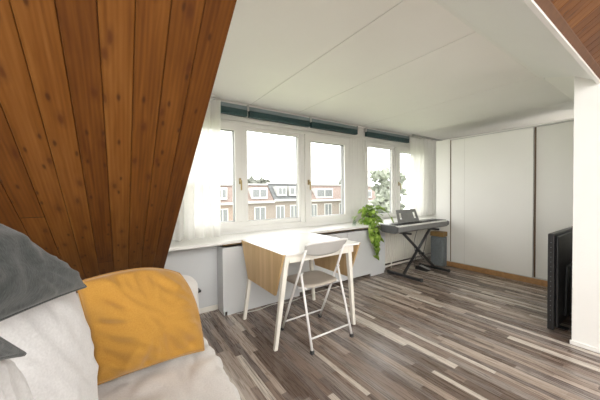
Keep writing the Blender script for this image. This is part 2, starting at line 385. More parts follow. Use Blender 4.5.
# sloping header between flat ceiling and timber slope
ZH = roof(YH)
def hz(y): return ZH+(ZC-ZH)*(y-YH)/(YB-YH)
b = B()
prism(b, [(YH, ZH), (YB, ZC), (YB, ZC+0.03), (YH, ZH+0.03)], 'x', XE, XR)
struct(obj('trim_2', b, M_ceil))
b = B()   # face board on the header with its oblique right end
t = 0.012
q = [(XE, YH), (3.00, YH), (3.00, YP), (3.36, YB-0.002), (XE, YB-0.002)]
lo = [b.verts.new((x, y, hz(y)-t)) for x, y in q]; hi = [b.verts.new((x, y, hz(y)+0.001)) for x, y in q]
b.faces.new(lo); b.faces.new(hi[::-1])
for i in range(5): b.faces.new((lo[i], lo[(i+1) % 5], hi[(i+1) % 5], hi[i]))
struct(obj('trim_3', b, M_header, bevel=0.002))
b = B(); prism(b, [(YB-0.026, hz(YB-0.026)-0.013), (YB+0.016, ZC-0.003), (YB+0.016, ZC), (YB-0.026, hz(YB-0.026)+0.001)], 'x', XE, 3.37); struct(obj('trim_9', b, M_white, bevel=0.002))
b = B(); box(b, XE, XP, YH-0.012, YH+0.012, ZH-0.030, ZH+0.02); struct(obj('trim_4', b, M_white, bevel=0.003))
b = B(); prism(b, [(YH-0.013, ZH-0.022), (YH-0.013, ZH+0.0), (YH-0.034, roof(YH-0.034)+0.002), (YH-0.034, roof(YH-0.034)-0.012)], 'x', XE, XP)
struct(obj('trim_5', b, M_pinetrim, bevel=0.003))
# timber slope: individual boards in one mesh, tongue gaps between
def slope_boards(x_from, x_to, ya, yb, zf):
    bb = B(); pitch = 0.085; n0 = math.floor((x_from-XE)/pitch); n1 = math.ceil((x_to-XE)/pitch)
    for i in range(n0, n1):
        a = max(x_from, XE+i*pitch+0.0007); c = min(x_to, XE+(i+1)*pitch-0.0007)
        if c-a < 0.005: continue
        prism(bb, [(ya, zf(ya)), (yb, zf(yb)), (yb, zf(yb)+0.018), (ya, zf(ya)+0.018)], 'x', a, c)
    return bb
YF = 3.07
struct(obj('sloped_ceiling', slope_boards(-2.5, XE, YRIDGE, YF, roof), M_wood, bevel=0.0018, segs=1), 'orange-brown pine board slope of the roof left of the windows', 'ceiling')
struct(obj('sloped_ceiling', slope_boards(XE, XP, YRIDGE, YH-0.014, roof), M_wood, bevel=0.0018, segs=1), 'pine board slope above the white header, top right corner', 'ceiling')
b = B(); prism(b, [(YRIDGE, ZR+0.02), (YF, roof(YF)+0.02), (YF, roof(YF)+0.12), (YRIDGE, ZR+0.12)], 'x', -2.6, XE-0.031)
prism(b, [(YRIDGE, ZR+0.02), (YH-0.014, roof(YH-0.014)+0.02), (YH-0.014, roof(YH)+0.12), (YRIDGE, ZR+0.12)], 'x', XE, XP)
struct(obj('roof_deck', b, M_pinetrim))
# unseen rear slope, with a large opening added for the rear fill lamp
def rear(y): return ZR-SL*(YRIDGE-y)
def rear_piece(bb, x0, x1, y0, y1):
    prism(bb, [(y0, rear(y0)), (y1, rear(y1)), (y1, rear(y1)+0.08), (y0, rear(y0)+0.08)], 'x', x0, x1)
b = B()
rear_piece(b, -2.6, -1.6, YBACK, YRIDGE); rear_piece(b, 2.7, XP+0.1, YBACK, YRIDGE)
rear_piece(b, -1.6, 2.7, YBACK, -3.3); rear_piece(b, -1.6, 2.7, -1.7, YRIDGE)
struct(obj('rear_slope', b, M_wall))
# walls
b = B()
box(b, -2.6, XE-0.1, YF+0.005, YW+0.2, 0, 0.2); box(b, XE-0.1, 0.50, YW, YW+0.2, 0, ZC+0.02)
box(b, 0.50, 3.08, YW, YW+0.2, 0, 0.80); box(b, 0.50, 3.08, YW, YW+0.2, 2.12, ZC+0.02)
box(b, 3.08, 3.44, YW, YW+0.2, 0, ZC+0.02)
box(b, 3.44, 5.15, YW, YW+0.2, 0, 0.80); box(b, 3.44, 5.15, YW, YW+0.2, 2.12, ZC+0.02)
box(b, 5.15, XR+0.2, YW, YW+0.2, 0, ZC+0.02)
struct(obj('wall_back', b, M_wall), 'white window wall', 'wall')
b = B(); box(b, XE, 0.87, 2.88, YW, 0, 0.735)
struct(obj('wall_back_lower', b, M_grey), 'pale grey boxed wall below the left end of the sill', 'wall')
b = B()
for k in range(6):
    x = 3.085+k*0.059
    box(b, x, x+0.0565, YW-0.010, YW, 0.775, 2.124)
struct(obj('trim_6', b, M_frame, bevel=0.002))
b = B(); box(b, XR, XR+0.15, 0.3, YW, 0, ZC+0.02); struct(obj('wall_right_end', b, M_wall))
b = B(); WA, WB, WZ0, WZ1 = -2.3, 0.2, 0.85, 2.1  # unseen left wall, with an opening made for the side fill lamp
prism(b, [(WB, 0), (YF, 0), (YF, roof(YF)+0.03), (WB, roof(WB)+0.03)], 'x', -2.65, -2.5)
prism(b, [(WA, WZ1), (WB, WZ1), (WB, roof(WB)+0.03), (YRIDGE, ZR+0.05), (WA, rear(WA)+0.03)], 'x', -2.65, -2.5)
prism(b, [(YBACK, 0), (WA, 0), (WA, rear(WA)+0.03), (YBACK, ZBK+0.03)], 'x', -2.65, -2.5)
box(b, -2.65, -2.5, WA, WB, 0, WZ0)
struct(obj('wall_left', b, M_wall))
b = B()
for yy in (WA, -1.08, WB-0.06): box(b, -2.6, -2.54, yy, yy+0.06, WZ0, WZ1)
box(b, -2.6, -2.54, WA, WB, WZ0, WZ0+0.06); box(b, -2.6, -2.54, WA, WB, WZ1-0.06, WZ1)
struct(obj('side_fill_frame', b, M_frame))  # frame of a made-up window, added around the side fill lamp
b = B(); box(b, -2.6, XP+0.1, YBACK-0.15, YBACK, 0, ZBK+0.1); struct(obj('wall_front', b, M_wall))
b = B(); prism(b, [(YP, 0), (YP, hz(YP)-0.003), (YH, ZH-0.003), (YRIDGE, ZR), (YBACK, ZBK), (YBACK, 0)], 'x', XP, XC+0.2)
struct(obj('wall_right', b, M_wall), 'white wall edge standing in front of the television', 'wall')
b = B(); prism(b, [(YH+0.02, ZH+0.03), (YB, ZC), (YW, ZC), (YW, roof(YW)+0.03)], 'x', XE-0.03, XE-0.001); struct(obj('wall_left_cheek', b, M_wall))
b = B(); box(b, XP-0.010, XP, -3.5, YP+0.010, 0, 0.035); struct(obj('baseboard_right', b, M_white, bevel=0.003))
b = B(); box(b, XE, 0.87, 2.868, 2.88, 0, 0.055); struct(obj('baseboard_back', b, M_cream, bevel=0.003))
# window sill
b = B(); box(b, XE, XR, 2.63, YW+0.02, 0.738, 0.77)
struct(obj('window_sill', b, M_sill, bevel=0.006), 'long white sill running under all the windows', 'window sill')
b = B(); box(b, 0.88, XR, 2.70, YW, 0.715, 0.738); struct(obj('trim_7', b, M_lid))

# windows
def window(name, label, x0, x1, sections, handles):
    w = thing(name, label, 'window', (x0, YW, 0.80)); w['kind'] = 'structure'
    b = B(); z0, z1 = 0.80, 2.12; y0, y1 = YW-0.015, YW+0.07
    box(b, x0, x1, y0, y1, z0, z0+0.05); box(b, x0, x1, y0, y1, z1-0.05, z1)
    box(b, x0, x0+0.06, y0, y1, z0+0.05, z1-0.05); box(b, x1-0.06, x1, y0, y1, z0+0.05, z1-0.05)
    for i in range(len(sections)-1):
        a = sections[i][1]; c = sections[i+1][0]
        box(b, a, c, y0, y1, z0+0.05, z1-0.05)
    obj('window_frame', b, M_frame, w, bevel=0.005)
    for (a, c, opening, g0, g1, gz0, gz1) in sections:
        b = B(); fy0 = YW-0.04 if opening else YW; fy1 = YW+0.05
        zz0, zz1 = z0+0.035 if opening else z0+0.05, z1-0.035 if opening else z1-0.05
        box(b, a, c, fy0, fy1, zz0, gz0); box(b, a, c, fy0, fy1, gz1, zz1)
        box(b, a, g0, fy0, fy1, gz0, gz1); box(b, g1, c, fy0, fy1, gz0, gz1)
        s = obj('window_sash', b, M_frame, w, bevel=0.004)
        b = B(); t = 0.006
        box(b, g0, g0+t, fy0+0.03, fy1, gz0, gz1); box(b, g1-t, g1, fy0+0.03, fy1, gz0, gz1); box(b, g0, g1, fy0+0.03, fy1, gz0, gz0+t); box(b, g0, g1, fy0+0.03, fy1, gz1-t, gz1)
        g = obj('gasket', b, M_gasket, s)
        bx('glass_pane', M_glass, s, g0, g1, YW+0.03, YW+0.034, gz0, gz1)
    for hx, hzz in handles:
        b = B(); box(b, hx-0.012, hx+0.012, YW-0.052, YW-0.04, hzz-0.035, hzz+0.035)
        tube(b, [(hx, YW-0.05, hzz), (hx, YW-0.085, hzz)], 0.009); tube(b, [(hx, YW-0.085, hzz+0.008), (hx, YW-0.088, hzz-0.11)], 0.009)
        obj('window_handle', b, M_brass, w, smooth=False)
    return w
window('window_1', 'white three-light window behind the drop-leaf table', 0.50, 3.08,
       [(0.54, 1.245, True, 0.62, 1.160, 0.915, 2.005), (1.295, 2.115, False, 1.335, 2.09, 0.905, 2.04), (2.185, 3.035, True, 2.29, 2.945, 0.905, 1.995)], [(1.215, 1.40), (2.235, 1.40)])
window('window_2', 'white two-light window behind the plant and keyboard', 3.44, 5.15,
       [(3.49, 4.205, False, 3.525, 4.175, 0.865, 2.035), (4.245, 5.11, True, 4.36, 5.02, 0.89, 2.0)], [(4.305, 1.40)])

# venetian blinds pulled up
for x0, x1, lab in ((0.925, 1.312, 'short pulled-up teal blind beside the left curtain'), (1.338, 2.255, 'pulled-up teal blind over the middle pane of the left window'),
                    (2.283, 3.205, 'pulled-up teal blind over the right pane of the left window'), (3.42, 4.60, 'pulled-up teal blind over the window behind the keyboard')):
    w = thing('venetian_blind', lab, 'blind', ((x0+x1)/2, 3.05, 2.19), 'pulled-up blinds along the window top')
    bx('head_rail', M_tealh, w, x0, x1, 3.035, 3.085, 2.258, 2.305, bevel=0.004)
    b = B()
    for k in range(9): box(b, x0+0.004, x1-0.004, 3.028, 3.08, 2.196+k*0.0067, 2.196+k*0.0067+0.0045)
    obj('slat_stack', b, M_teal, w)
    bx('bottom_rail', M_teal, w, x0+0.004, x1-0.004, 3.026, 3.082, 2.182, 2.194, bevel=0.002)
    for xb in (x0-0.012, x1+0.002):
        bx('bracket', M_alu, w, xb, xb+0.010, 3.03, 3.088, 2.25, 2.32)
b = B(); box(b, XE, 4.62, 3.085, YW, 2.125, 2.18); box(b, XE, XR, 3.06, YW, 2.312, ZC)
struct(obj('trim_8', b, M_frame, bevel=0.004))

# curtains
def curtain(name, label, x0, x1, y, z0, z1, folds, amp, x1b=None):
    b = B(); nx = folds*10; nz = 24; rows = []
    for j in range(nz+1):
        t = j/nz; z = z0+(z1-z0)*t; row = []
        for i in range(nx+1):
            s = i/nx; xx = x0 + (x1-x0)*s
            a = amp*(0.75+0.35*(1-t))
            yy = y + a*math.sin(s*folds*2*PI + 0.5*math.sin(t*2.1+s*7)) + 0.3*a*math.sin(s*folds*4.3*PI+1.3)
            xx += 0.010*math.sin(t*3+s*11)
            row.append(b.verts.new((xx, yy, z)))
        rows.append(row)
    for j in range(nz):
        for i in range(nx): b.faces.new((rows[j][i], rows[j][i+1], rows[j+1][i+1], rows[j+1][i]))
    c = thing(name, label, 'curtain', ((x0+x1)/2, y, z0))
    o = obj('curtain_fabric', b, M_sheer, c, smooth=True)
    for k in range(folds+1):
        xx = x0+(x1-x0)*k/folds
        bx('curtain_hook', M_white, c, xx-0.008, xx+0.008, y-0.006, y+0.006, z1-0.01, z1+0.028)
    return c
curtain('curtain', 'sheer white curtain hanging beside the timber slope', 0.34, 0.96, 2.97, 0.775, 2.285, 6, 0.036)
curtain('curtain', 'sheer white curtain hanging behind the electric piano', 4.56, 5.62, 2.97, 0.775, 2.275, 8, 0.038)
b = B(); box(b, 0.31, 0.905, 2.955, 2.995, 2.314, 2.334); struct(obj('curtain_track', b, M_white, bevel=0.002), 'short white curtain track on the ceiling beside the timber slope', 'curtain track')
b = B(); box(b, 4.62, XR, 2.955, 2.995, 2.314, 2.334); struct(obj('curtain_track', b, M_alu, bevel=0.002), 'curtain track above the curtain behind the electric piano', 'curtain track')

# radiator cover and radiator
t = thing('radiator_cover', 'pale grey boxed panel below the window sill', 'cover', (2.1, 2.66, 0))
for x0, x1 in ((0.86, 1.75), (1.753, 2.60), (2.603, 3.40)): bx('front_panel', M_grey, t, x0, x1, 2.66, 2.678, 0.045, 0.70, bevel=0.002)
bx('side_panel', M_grey, t, 3.385, 3.40, 2.679, 3.09, 0.0, 0.70)
bx('side_panel', M_grey, t, 0.873, 0.885, 2.679, 3.09, 0.0, 0.70)
bx('plinth', M_grey, t, 0.905, 1.80, 2.668, 2.69, 0, 0.044, bevel=0.002); bx('plinth', M_grey, t, 3.08, 3.38, 2.668, 2.69, 0, 0.044, bevel=0.002)
t = thing('radiator', 'cream ribbed panel radiator behind the electric piano stand', 'radiator', (4.2, 2.78, 0.09))
b = B(); n = 60; x0, x1 = 3.52, 5.05
for k in range(n):
    xa = x0+(x1-x0)*k/n; xb = x0+(x1-x0)*(k+1)/n; box(b, xa+0.002, xb-0.002, 2.745 if k % 2 else 2.752, 2.80, 0.10, 0.62)
obj('panel', b, M_cream, t, bevel=0.0015, segs=1)
bx('top_grille', M_cream, t, x0, x1, 2.745, 2.86, 0.62, 0.632)
for yy, zz in ((2.77, 0.055), (2.80, 0.028)):
    b = B(); tube(b, [(3.43, yy, zz), (5.2, yy, zz)], 0.010); obj('pipe', b, M_cream, t, smooth=True)
for xx in (3.7, 4.9): bx('bracket', M_cream, t, xx-0.02, xx+0.02, 2.80, YW-0.001, 0.25, 0.5)
for xx in (3.70, 4.95):
    b = B(); tube(b, [(xx, 2.77, 0), (xx, 2.77, 0.105)], 0.012); obj('foot_pipe', b, M_cream, t, smooth=True)
# socket
t = thing('wall_socket', 'small round black socket low on the grey wall left of the cover', 'socket', (0.65, 2.878, 0.25))
b = B()
for k in range(1):
    lathe(b, (0, 0, 0), [(0.030, 0), (0.034, 0.004), (0.034, 0.018), (0.030, 0.022)], 20)
bmesh.ops.rotate(b, verts=b.verts, cent=(0, 0, 0), matrix=Matrix.Rotation(PI/2, 3, 'X')); bmesh.ops.translate(b, verts=b.verts, vec=(0.65, 2.879, 0.25))
obj('socket_ring', b, M_black, t)
bx('plug', M_black, t, 0.635, 0.69, 2.835, 2.857, 0.235, 0.262, bevel=0.006)

# sliding wardrobe
t = thing('sliding_wardrobe', 'tall off-white wardrobe with sliding doors beyond the television', 'wardrobe', (XC+0.3, 1.5, 0))
b = B(); box(b, XC, XC+0.60, 2.265, 2.50, 0.0, 2.118); obj('side_panel', b, M_door, t, bevel=0.002)
b = B(); box(b, XC+0.02, XC+0.6, YP+0.01, 2.262, 2.105, 2.118); box(b, XC+0.5, XC+0.6, YP+0.01, 2.262, 0.085, 2.105); obj('body', b, M_door, t)
d = bx('door', M_door, t, XC+0.004, XC+0.024, 1.190, 2.250, 0.085, 2.093, bevel=0.0015)
bx('edge_strip', M_alu, d, XC-0.001, XC+0.025, 1.183, 1.1895, 0.085, 2.093)
bx('edge_strip', M_line, d, XC-0.001, XC+0.025, 2.2505, 2.261, 0.085, 2.10)
bx('door_seam', M_ceil_gap, d, XC+0.0030, XC+0.0045, 2.040, 2.043, 0.09, 2.088)
d = bx('door', M_door, t, XC+0.036, XC+0.054, YP+0.01, 1.215, 0.085, 2.093, bevel=0.0015)
bx('edge_strip', M_line, d, XC+0.030, XC+0.0355, 1.165, 1.182, 0.085, 2.093)
bx('top_rail', M_alu, t, XC+0.002, XC+0.058, YP+0.01, 2.262, 2.094, 2.104)
bx('base_board', M_woodbase, t, XC-0.012, XC+0.06, YP+0.01, 2.53, 0.0, 0.076, bevel=0.003)
bx('bottom_rail', M_alu, t, XC+0.0, XC+0.058, YP+0.01, 2.262, 0.0765, 0.0845)

# ------------------------------------------------------------------ drop-leaf table
TZ = 0.775; TX0, TX1, TY0, TY1 = 1.063, 1.875, 1.76, 2.615
t = thing('drop_leaf_table', 'white drop-leaf table with both bamboo leaves hanging down', 'table', ((TX0+TX1)/2, (TY0+TY1)/2, 0))
bx('tabletop', M_table, t, TX0, TX1, TY0, TY1, TZ-0.018, TZ, bevel=0.003)
b = B(); z0, z1 = TZ-0.085, TZ-0.0185
box(b, TX0+0.05, TX1-0.05, TY0+0.03, TY0+0.05, z0, z1); box(b, TX0+0.05, TX1-0.05, TY1-0.13, TY1-0.11, z0, z1)
box(b, TX0+0.05, TX0+0.07, TY0+0.05, TY1-0.13, z0, z1); box(b, TX1-0.07, TX1-0.05, TY0+0.05, TY1-0.13, z0, z1)
obj('apron', b, M_cream, t, bevel=0.002)
for s, xh in ((-1, TX0-0.012), (1, TX1+0.012)):
    b = B(); w = 0.009
    poly = [(TY0+0.005, TZ-0.004), (TY1-0.005, TZ-0.004), (TY1-0.16, TZ-0.365), (TY0+0.15, TZ-0.365)]
    prism(b, poly, 'x', xh-w, xh+w)
    lf = obj('leaf', b, M_bamboo, t, bevel=0.002); lf['label'] = 'bamboo drop leaf'
    b = B(); box(b, xh-w, xh+w, TY0+0.008, TY1-0.008, TZ-0.0035, TZ-0.001); obj('white_edge', b, M_table, lf)
    for yy in (TY0+0.22, TY1-0.22): bx('hinge', M_alu, lf, xh-s*(w+0.003)-0.003, xh-s*(w+0.003)+0.003, yy-0.03, yy+0.03, TZ-0.09, TZ-0.02)
feet = {(-1, -1): (1.010, 1.850), (-1, 1): (1.016, 2.492), (1, 1): (1.865, 2.468), (1, -1): (1.820, 1.790)}
tops = {(-1, -1): (1.095, 1.808), (-1, 1): (1.115, 2.46), (1, 1): (1.80, 2.46), (1, -1): (1.775, 1.808)}
for k in feet:
    f = feet[k]; q = tops[k]
    b = B(); P = Vector((f[0], f[1], 0)); Q = Vector((q[0], q[1], TZ-0.02))
    vs = []
    for c, w in ((P, 0.015), (Q, 0.021)):
        for sx, sy in ((-1, -1), (1, -1), (1, 1), (-1, 1)): vs.append(b.verts.new(c+Vector((sx*w, sy*w, 0))))
    for fc in ((3,2,1,0),(4,5,6,7),(0,1,5,4),(1,2,6,5),(2,3,7,6),(3,0,4,7)): b.faces.new([vs[i] for i in fc])
    obj('leg', b, M_cream, t, bevel=0.003)

# ------------------------------------------------------------------ folding chair
t = thing('folding_chair', 'white metal folding chair pulled up to the drop-leaf table', 'chair', (1.435, 1.85, 0))
XL, XRr = 1.215, 1.652
# back frame: front feet -> backrest, one bent tube per side
def side_pts(x, inw):
    return [(x, 2.090, 0.012), (x-inw*0.2, 1.955, 0.29), (x-inw*0.6, 1.80, 0.60), (x-inw, 1.705, 0.80)]
for s, x in ((-1, XL), (1, XRr)):
    b = B(); tube(b, side_pts(x, 0.016*s+0.016), 0.0105, 12, flat=1.0)
    o = obj('back_frame', b, M_chair, t, smooth=True)
    bx('rubber_foot', M_rubber, o, x-0.013, x+0.013, 2.075, 2.107, 0.0, 0.028, bevel=0.004)
for s, x in ((-1, XL+0.004), (1, XRr-0.006)):
    b = B(); xt = x+0.012*(-s)
    tube(b, [(x, 1.640, 0.012), ((x+xt)/2, 1.725, 0.32), (xt, 1.80, 0.585)], 0.0105, 12)
    o = obj('rear_leg', b, M_chair, t, smooth=True)
    bx('rubber_foot', M_rubber, o, x-0.013, x+0.013, 1.627, 1.657, 0.0, 0.028, bevel=0.004)
    b = B(); tube(b, [(xt-0.016, 1.797, 0.588), (xt+0.016, 1.797, 0.588)], 0.008); obj('pivot_bolt', b, M_alu, t)
b = B(); tube(b, [(XL, 2.048, 0.095), (XRr-0.002, 2.048, 0.095)], 0.0075); obj('front_stretcher', b, M_chair, t, smooth=True)
b = B(); tube(b, [(XL+0.004, 1.664, 0.105), (XRr-0.006, 1.664, 0.105)], 0.0075); obj('rear_stretcher', b, M_chair, t, smooth=True)
# seat: rounded plate, slightly dished
b = B(); n = 14; rows = []
sx0, sx1, sy0, sy1 = 1.248, 1.672-0.028, 1.765, 2.145
def seat_pt(i, j, top):
    u = -1+2*i/n; v = -1+2*j/n
    # superellipse corner rounding
    m_ = max(abs(u), abs(v)); 
    if m_ > 0:
        l = (abs(u)**5+abs(v)**5)**0.2; k = m_/l
    else: k = 1
    uu, vv = u*k, v*k
    w = 1.0+0.05*vv
    x = (sx0+sx1)/2 + uu*w*(sx1-sx0)/2; y = (sy0+sy1)/2 + vv*(sy1-sy0)/2
    r2 = min(1, uu*uu+vv*vv)
    z = 0.478 + (0.006 if top else -0.016) - 0.010*(1-r2)*1 - (0.006 if (top and m_ > 0.93) else 0) - 0.018*max(0, vv-0.6)
    return (x, y, z+(-0.004+0.012*vv*0))
V = {}
for top in (0, 1):
    for i in range(n+1):
        for j in range(n+1): V[top, i, j] = b.verts.new(seat_pt(i, j, top))
for top in (0, 1):
    for i in range(n):
        for j in range(n): b.faces.new((V[top, i, j], V[top, i+1, j], V[top, i+1, j+1], V[top, i, j+1]))
per = [(i, 0) for i in range(n)]+[(n, j) for j in range(n)]+[(i, n) for i in range(n, 0, -1)]+[(0, j) for j in range(n, 0, -1)]
for k in range(len(per)):
    a, c = per[k], per[(k+1) % len(per)]
    b.faces.new((V[0, a[0], a[1]], V[0, c[0], c[1]], V[1, c[0], c[1]], V[1, a[0], a[1]]))
obj('seat', b, M_seat, t, smooth=True)
for pa, pb in (((XL+0.012, 1.83, 0.456), (XRr-0.015, 1.83, 0.456)), ((1.27, 1.78, 0.456), (1.27, 2.11, 0.456)), ((1.62, 1.78, 0.456), (1.62, 2.11, 0.456))):
    b = B(); tube(b, [pa, pb], 0.008); obj('seat_frame', b, M_chair, t, smooth=True)
# backrest: curved plate
b = B(); nx, nz = 20, 8; G = {}
for side in (0, 1):
    for i in range(nx+1):
        for j in range(nz+1):
            u = -1+2*i/nx; v = j/nz
            xh = 0.222 - 0.022*(1-v)**2
            x = 1.421 + u*xh
            zt = 0.852 - 0.012*abs(u)**6 ; zb = 0.752 - 0.020*(1-u*u) + 0.012*abs(u)**4
            z = zb+(zt-zb)*v
            y = 1.706 - 0.475*(z-0.80) - 0.028*(1-u*u) + 0.0 + (0.009 if side else 0)
            G[side, i, j] = b.verts.new((x, y, z))
for side in (0, 1):
    for i in range(nx):
        for j in range(nz): b.faces.new((G[side, i, j], G[side, i+1, j], G[side, i+1, j+1], G[side, i, j+1]))
per = [(i, 0) for i in range(nx)]+[(nx, j) for j in range(nz)]+[(i, nz) for i in range(nx, 0, -1)]+[(0, j) for j in range(nz, 0, -1)]
for k in range(len(per)):
    a, c = per[k], per[(k+1) % len(per)]
    b.faces.new((G[0, a[0], a[1]], G[0, c[0], c[1]], G[1, c[0], c[1]], G[1, a[0], a[1]]))
o = obj('backrest', b, M_backrest, t, smooth=True); 
b = B(); tube(b, [(1.421+u*0.222, 1.706-0.475*0.052-0.028*(1-u*u)+0.004, 0.853-0.012*abs(u)**6) for u in [k/10-1 for k in range(21)]], 0.0085); obj('top_rim', b, M_chair, o, smooth=True)

# ------------------------------------------------------------------ keyboard and stand
KX0, KX1, KY0, KY1, KZ0, KZ1 = 3.13, 4.50, 2.245, 2.53, 0.678, 0.775
t = thing('electric_piano', 'dark grey electric piano on a crossed stand before the radiator', 'keyboard', ((KX0+KX1)/2, (KY0+KY1)/2, KZ0))
b = B()   # body profile with raised back and key bed
prism(b, [(KY0, KZ0+0.02), (KY0+0.02, KZ0), (KY1-0.02, KZ0), (KY1, KZ0+0.03), (KY1, KZ1+0.006), (KY1-0.12, KZ1), (KY1-0.125, KZ1-0.014), (KY0+0.012, KZ1-0.014), (KY0, KZ1-0.02)], 'x', KX0+0.03, KX1-0.03)
obj('body', b, M_keyb, t, bevel=0.003)
bx('control_panel', M_keybt, t, KX0+0.031, KX1-0.031, KY1-0.119, KY1-0.006, KZ1+0.0015, KZ1+0.010, bevel=0.002)
for x0, x1 in ((KX0, KX0+0.029), (KX1-0.029, KX1)):
    b = B(); prism(b, [(KY0-0.004, KZ0+0.03), (KY0+0.03, KZ0-0.004), (KY1-0.03, KZ0-0.004), (KY1+0.004, KZ0+0.03), (KY1+0.004, KZ1+0.010), (KY0+0.05, KZ1+0.008), (KY0-0.004, KZ1-0.012)], 'x', x0, x1)
    obj('end_cap', b, M_keybt, t, bevel=0.008)
b = B(); n = 52; x0, x1 = KX0+0.075, KX1-0.04
for k in range(n):
    xa = x0+(x1-x0)*k/n; box(b, xa+0.0006, x0+(x1-x0)*(k+1)/n-0.0006, KY0+0.006, KY1-0.128, KZ1-0.0135, KZ1+0.002)
obj('white_keys', b, M_keys, t, bevel=0.001, segs=1)
b = B()
for k in range(n-1):
    if (k % 7) in (1, 4): continue
    xa = x0+(x1-x0)*(k+1)/n; box(b, xa-0.0055, xa+0.0055, KY0+0.058, KY1-0.128, KZ1+0.0021, KZ1+0.012)
obj('black_keys', b, M_black, t)
# music rest with two slots
def rest_pt(x, h):   # h up the leaning plane
    return (x, 2.435+h*0.28, KZ1+0.010+h*0.96)
b = B()
def slab(bb, pts, th=0.005):
    A = [bb.verts.new(rest_pt(*p)) for p in pts]; nrm = Vector((0, -0.96, 0.28))*th
    C_ = [bb.verts.new(Vector(rest_pt(*p))+nrm) for p in pts]
    n_ = len(pts); bb.faces.new(A[::-1]); bb.faces.new(C_)
    for i in range(n_): bb.faces.new((A[i], A[(i+1) % n_], C_[(i+1) % n_], C_[i]))
X0, X1, X2, X3 = 3.41, 3.96, 3.435, 3.925   # bottom, top
HH = 0.200
def xl(h, f): 
    a = X0+(X2-X0)*h/HH; c = X1+(X3-X1)*h/HH; return a+(c-a)*f
rows_ = [0.0, 0.055, 0.150, HH]; cols_ = [0.0, 0.11, 0.21, 0.79, 0.89, 1.0]
for r_ in range(3):
    for c_ in range(5):
        if r_ == 1 and c_ in (1, 3): continue
        h0, h1 = rows_[r_], rows_[r_+1]
        slab(b, [(xl(h0, cols_[c_]), h0), (xl(h0, cols_[c_+1]), h0), (xl(h1, cols_[c_+1]), h1), (xl(h1, cols_[c_]), h1)])
bmesh.ops.remove_doubles(b, verts=b.verts, dist=0.0005)
mr = obj('music_rest', b, M_keyb, t)
b = B(); box(b, X0-0.01, X1+0.01, 2.405, 2.437, KZ1+0.0105, KZ1+0.020); obj('rest_lip', b, M_keyb, mr, bevel=0.002)

t = thing('keyboard_stand', 'black metal crossed stand holding up the electric piano', 'stand', (3.8, 2.36, 0))
YS = 2.335
b = B(); bar(b, (3.40, YS, 0.645), (4.20, YS, 0.040), 0.028, 0.032, (0, 1, 0)); obj('cross_tube', b, M_blackm, t, bevel=0.003)
b = B(); bar(b, (4.13, YS+0.03, 0.645), (3.44, YS+0.03, 0.040), 0.028, 0.032, (0, 1, 0)); obj('cross_tube', b, M_blackm, t, bevel=0.003)
for xx, y0, y1 in ((3.44, 2.075, 2.64), (4.205, 2.085, 2.58)):
    b = B(); box(b, xx-0.017, xx+0.017, y0, y1, 0.006, 0.040); f = obj('foot_bar', b, M_blackm, t, bevel=0.004)
    for y_ in (y0-0.002, y1-0.026): bx('end_cap', M_rubber, f, xx-0.020, xx+0.020, y_, y_+0.028, 0.0, 0.044, bevel=0.004)
for xx in (3.395, 4.13):
    b = B(); box(b, xx-0.016, xx+0.016, 2.21, 2.53, 0.643, 0.671); obj('support_arm', b, M_rubber, t, bevel=0.004)
b = B(); tube(b, [(3.785, YS-0.025, 0.345), (3.785, YS+0.055, 0.345)], 0.016); obj('pivot_bolt', b, M_blackm, t)
b = B(); lathe(b, (0, 0, 0), [(0.018, 0), (0.024, 0.006), (0.024, 0.02), (0.016, 0.026)], 14)
bmesh.ops.rotate(b, verts=b.verts, cent=(0, 0, 0), matrix=Matrix.Rotation(PI/2, 3, 'X')); bmesh.ops.translate(b, verts=b.verts, vec=(3.85, YS-0.017, 0.30)); obj('locking_knob', b, M_black, t)

t = thing('sustain_pedal', 'black sustain pedal on the floor between the stand feet', 'pedal', (3.98, 2.42, 0))
b = B(); prism(b, [(2.30, 0.002), (2.50, 0.002), (2.50, 0.058), (2.44, 0.062), (2.30, 0.022)], 'x', 3.945, 4.035); obj('pedal_base', b, M_black, t, bevel=0.004)
b = B(); prism(b, [(2.275, 0.034), (2.44, 0.066), (2.44, 0.074), (2.275, 0.042)], 'x', 3.962, 4.018); obj('pedal_plate', b, M_alu, t, bevel=0.003)
def cable(name, label, pts, r, m, cat='cable'):
    # smooth Catmull path
    P = [Vector(p) for p in pts]; out = []
    for i in range(len(P)-1):
        p0 = P[max(i-1, 0)]; p1 = P[i]; p2 = P[i+1]; p3 = P[min(i+2, len(P)-1)]
        for k in range(8):
            s = k/8; out.append(0.5*((2*p1)+(p2-p0)*s+(2*p0-5*p1+4*p2-p3)*s*s+(3*p1-p0-3*p2+p3)*s**3))
    out.append(P[-1]); b = B(); tube(b, out, r, 6); o = obj(name, b, m, None, smooth=True, loc=tuple(P[0])); return tag(o, label, cat)
cable('pedal_cable', 'thin dark cable hanging from the piano down to the pedal', [(3.99, 2.50, 0.03), (4.05, 2.58, 0.02), (4.12, 2.60, 0.20), (4.02, 2.57, 0.40), (4.1, 2.535, 0.69)], 0.0035, M_rubber)
cable('power_cable', 'dark power cable drooping beside the radiator to the basket', [(4.42, 2.62, 0.012), (4.33, 2.60, 0.10), (4.22, 2.61, 0.22), (4.30, 2.60, 0.13), (4.36, 2.56, 0.40), (4.40, 2.535, 0.70)], 0.0035, M_rubber)
cable('floor_cable', 'thin pale cable lying on the floor under the table', [(0.99, 2.64, 0.004), (1.20, 2.60, 0.004), (1.42, 2.63, 0.004), (1.62, 2.58, 0.004), (1.95, 2.63, 0.004), (2.4, 2.62, 0.004)], 0.004, M_cable)

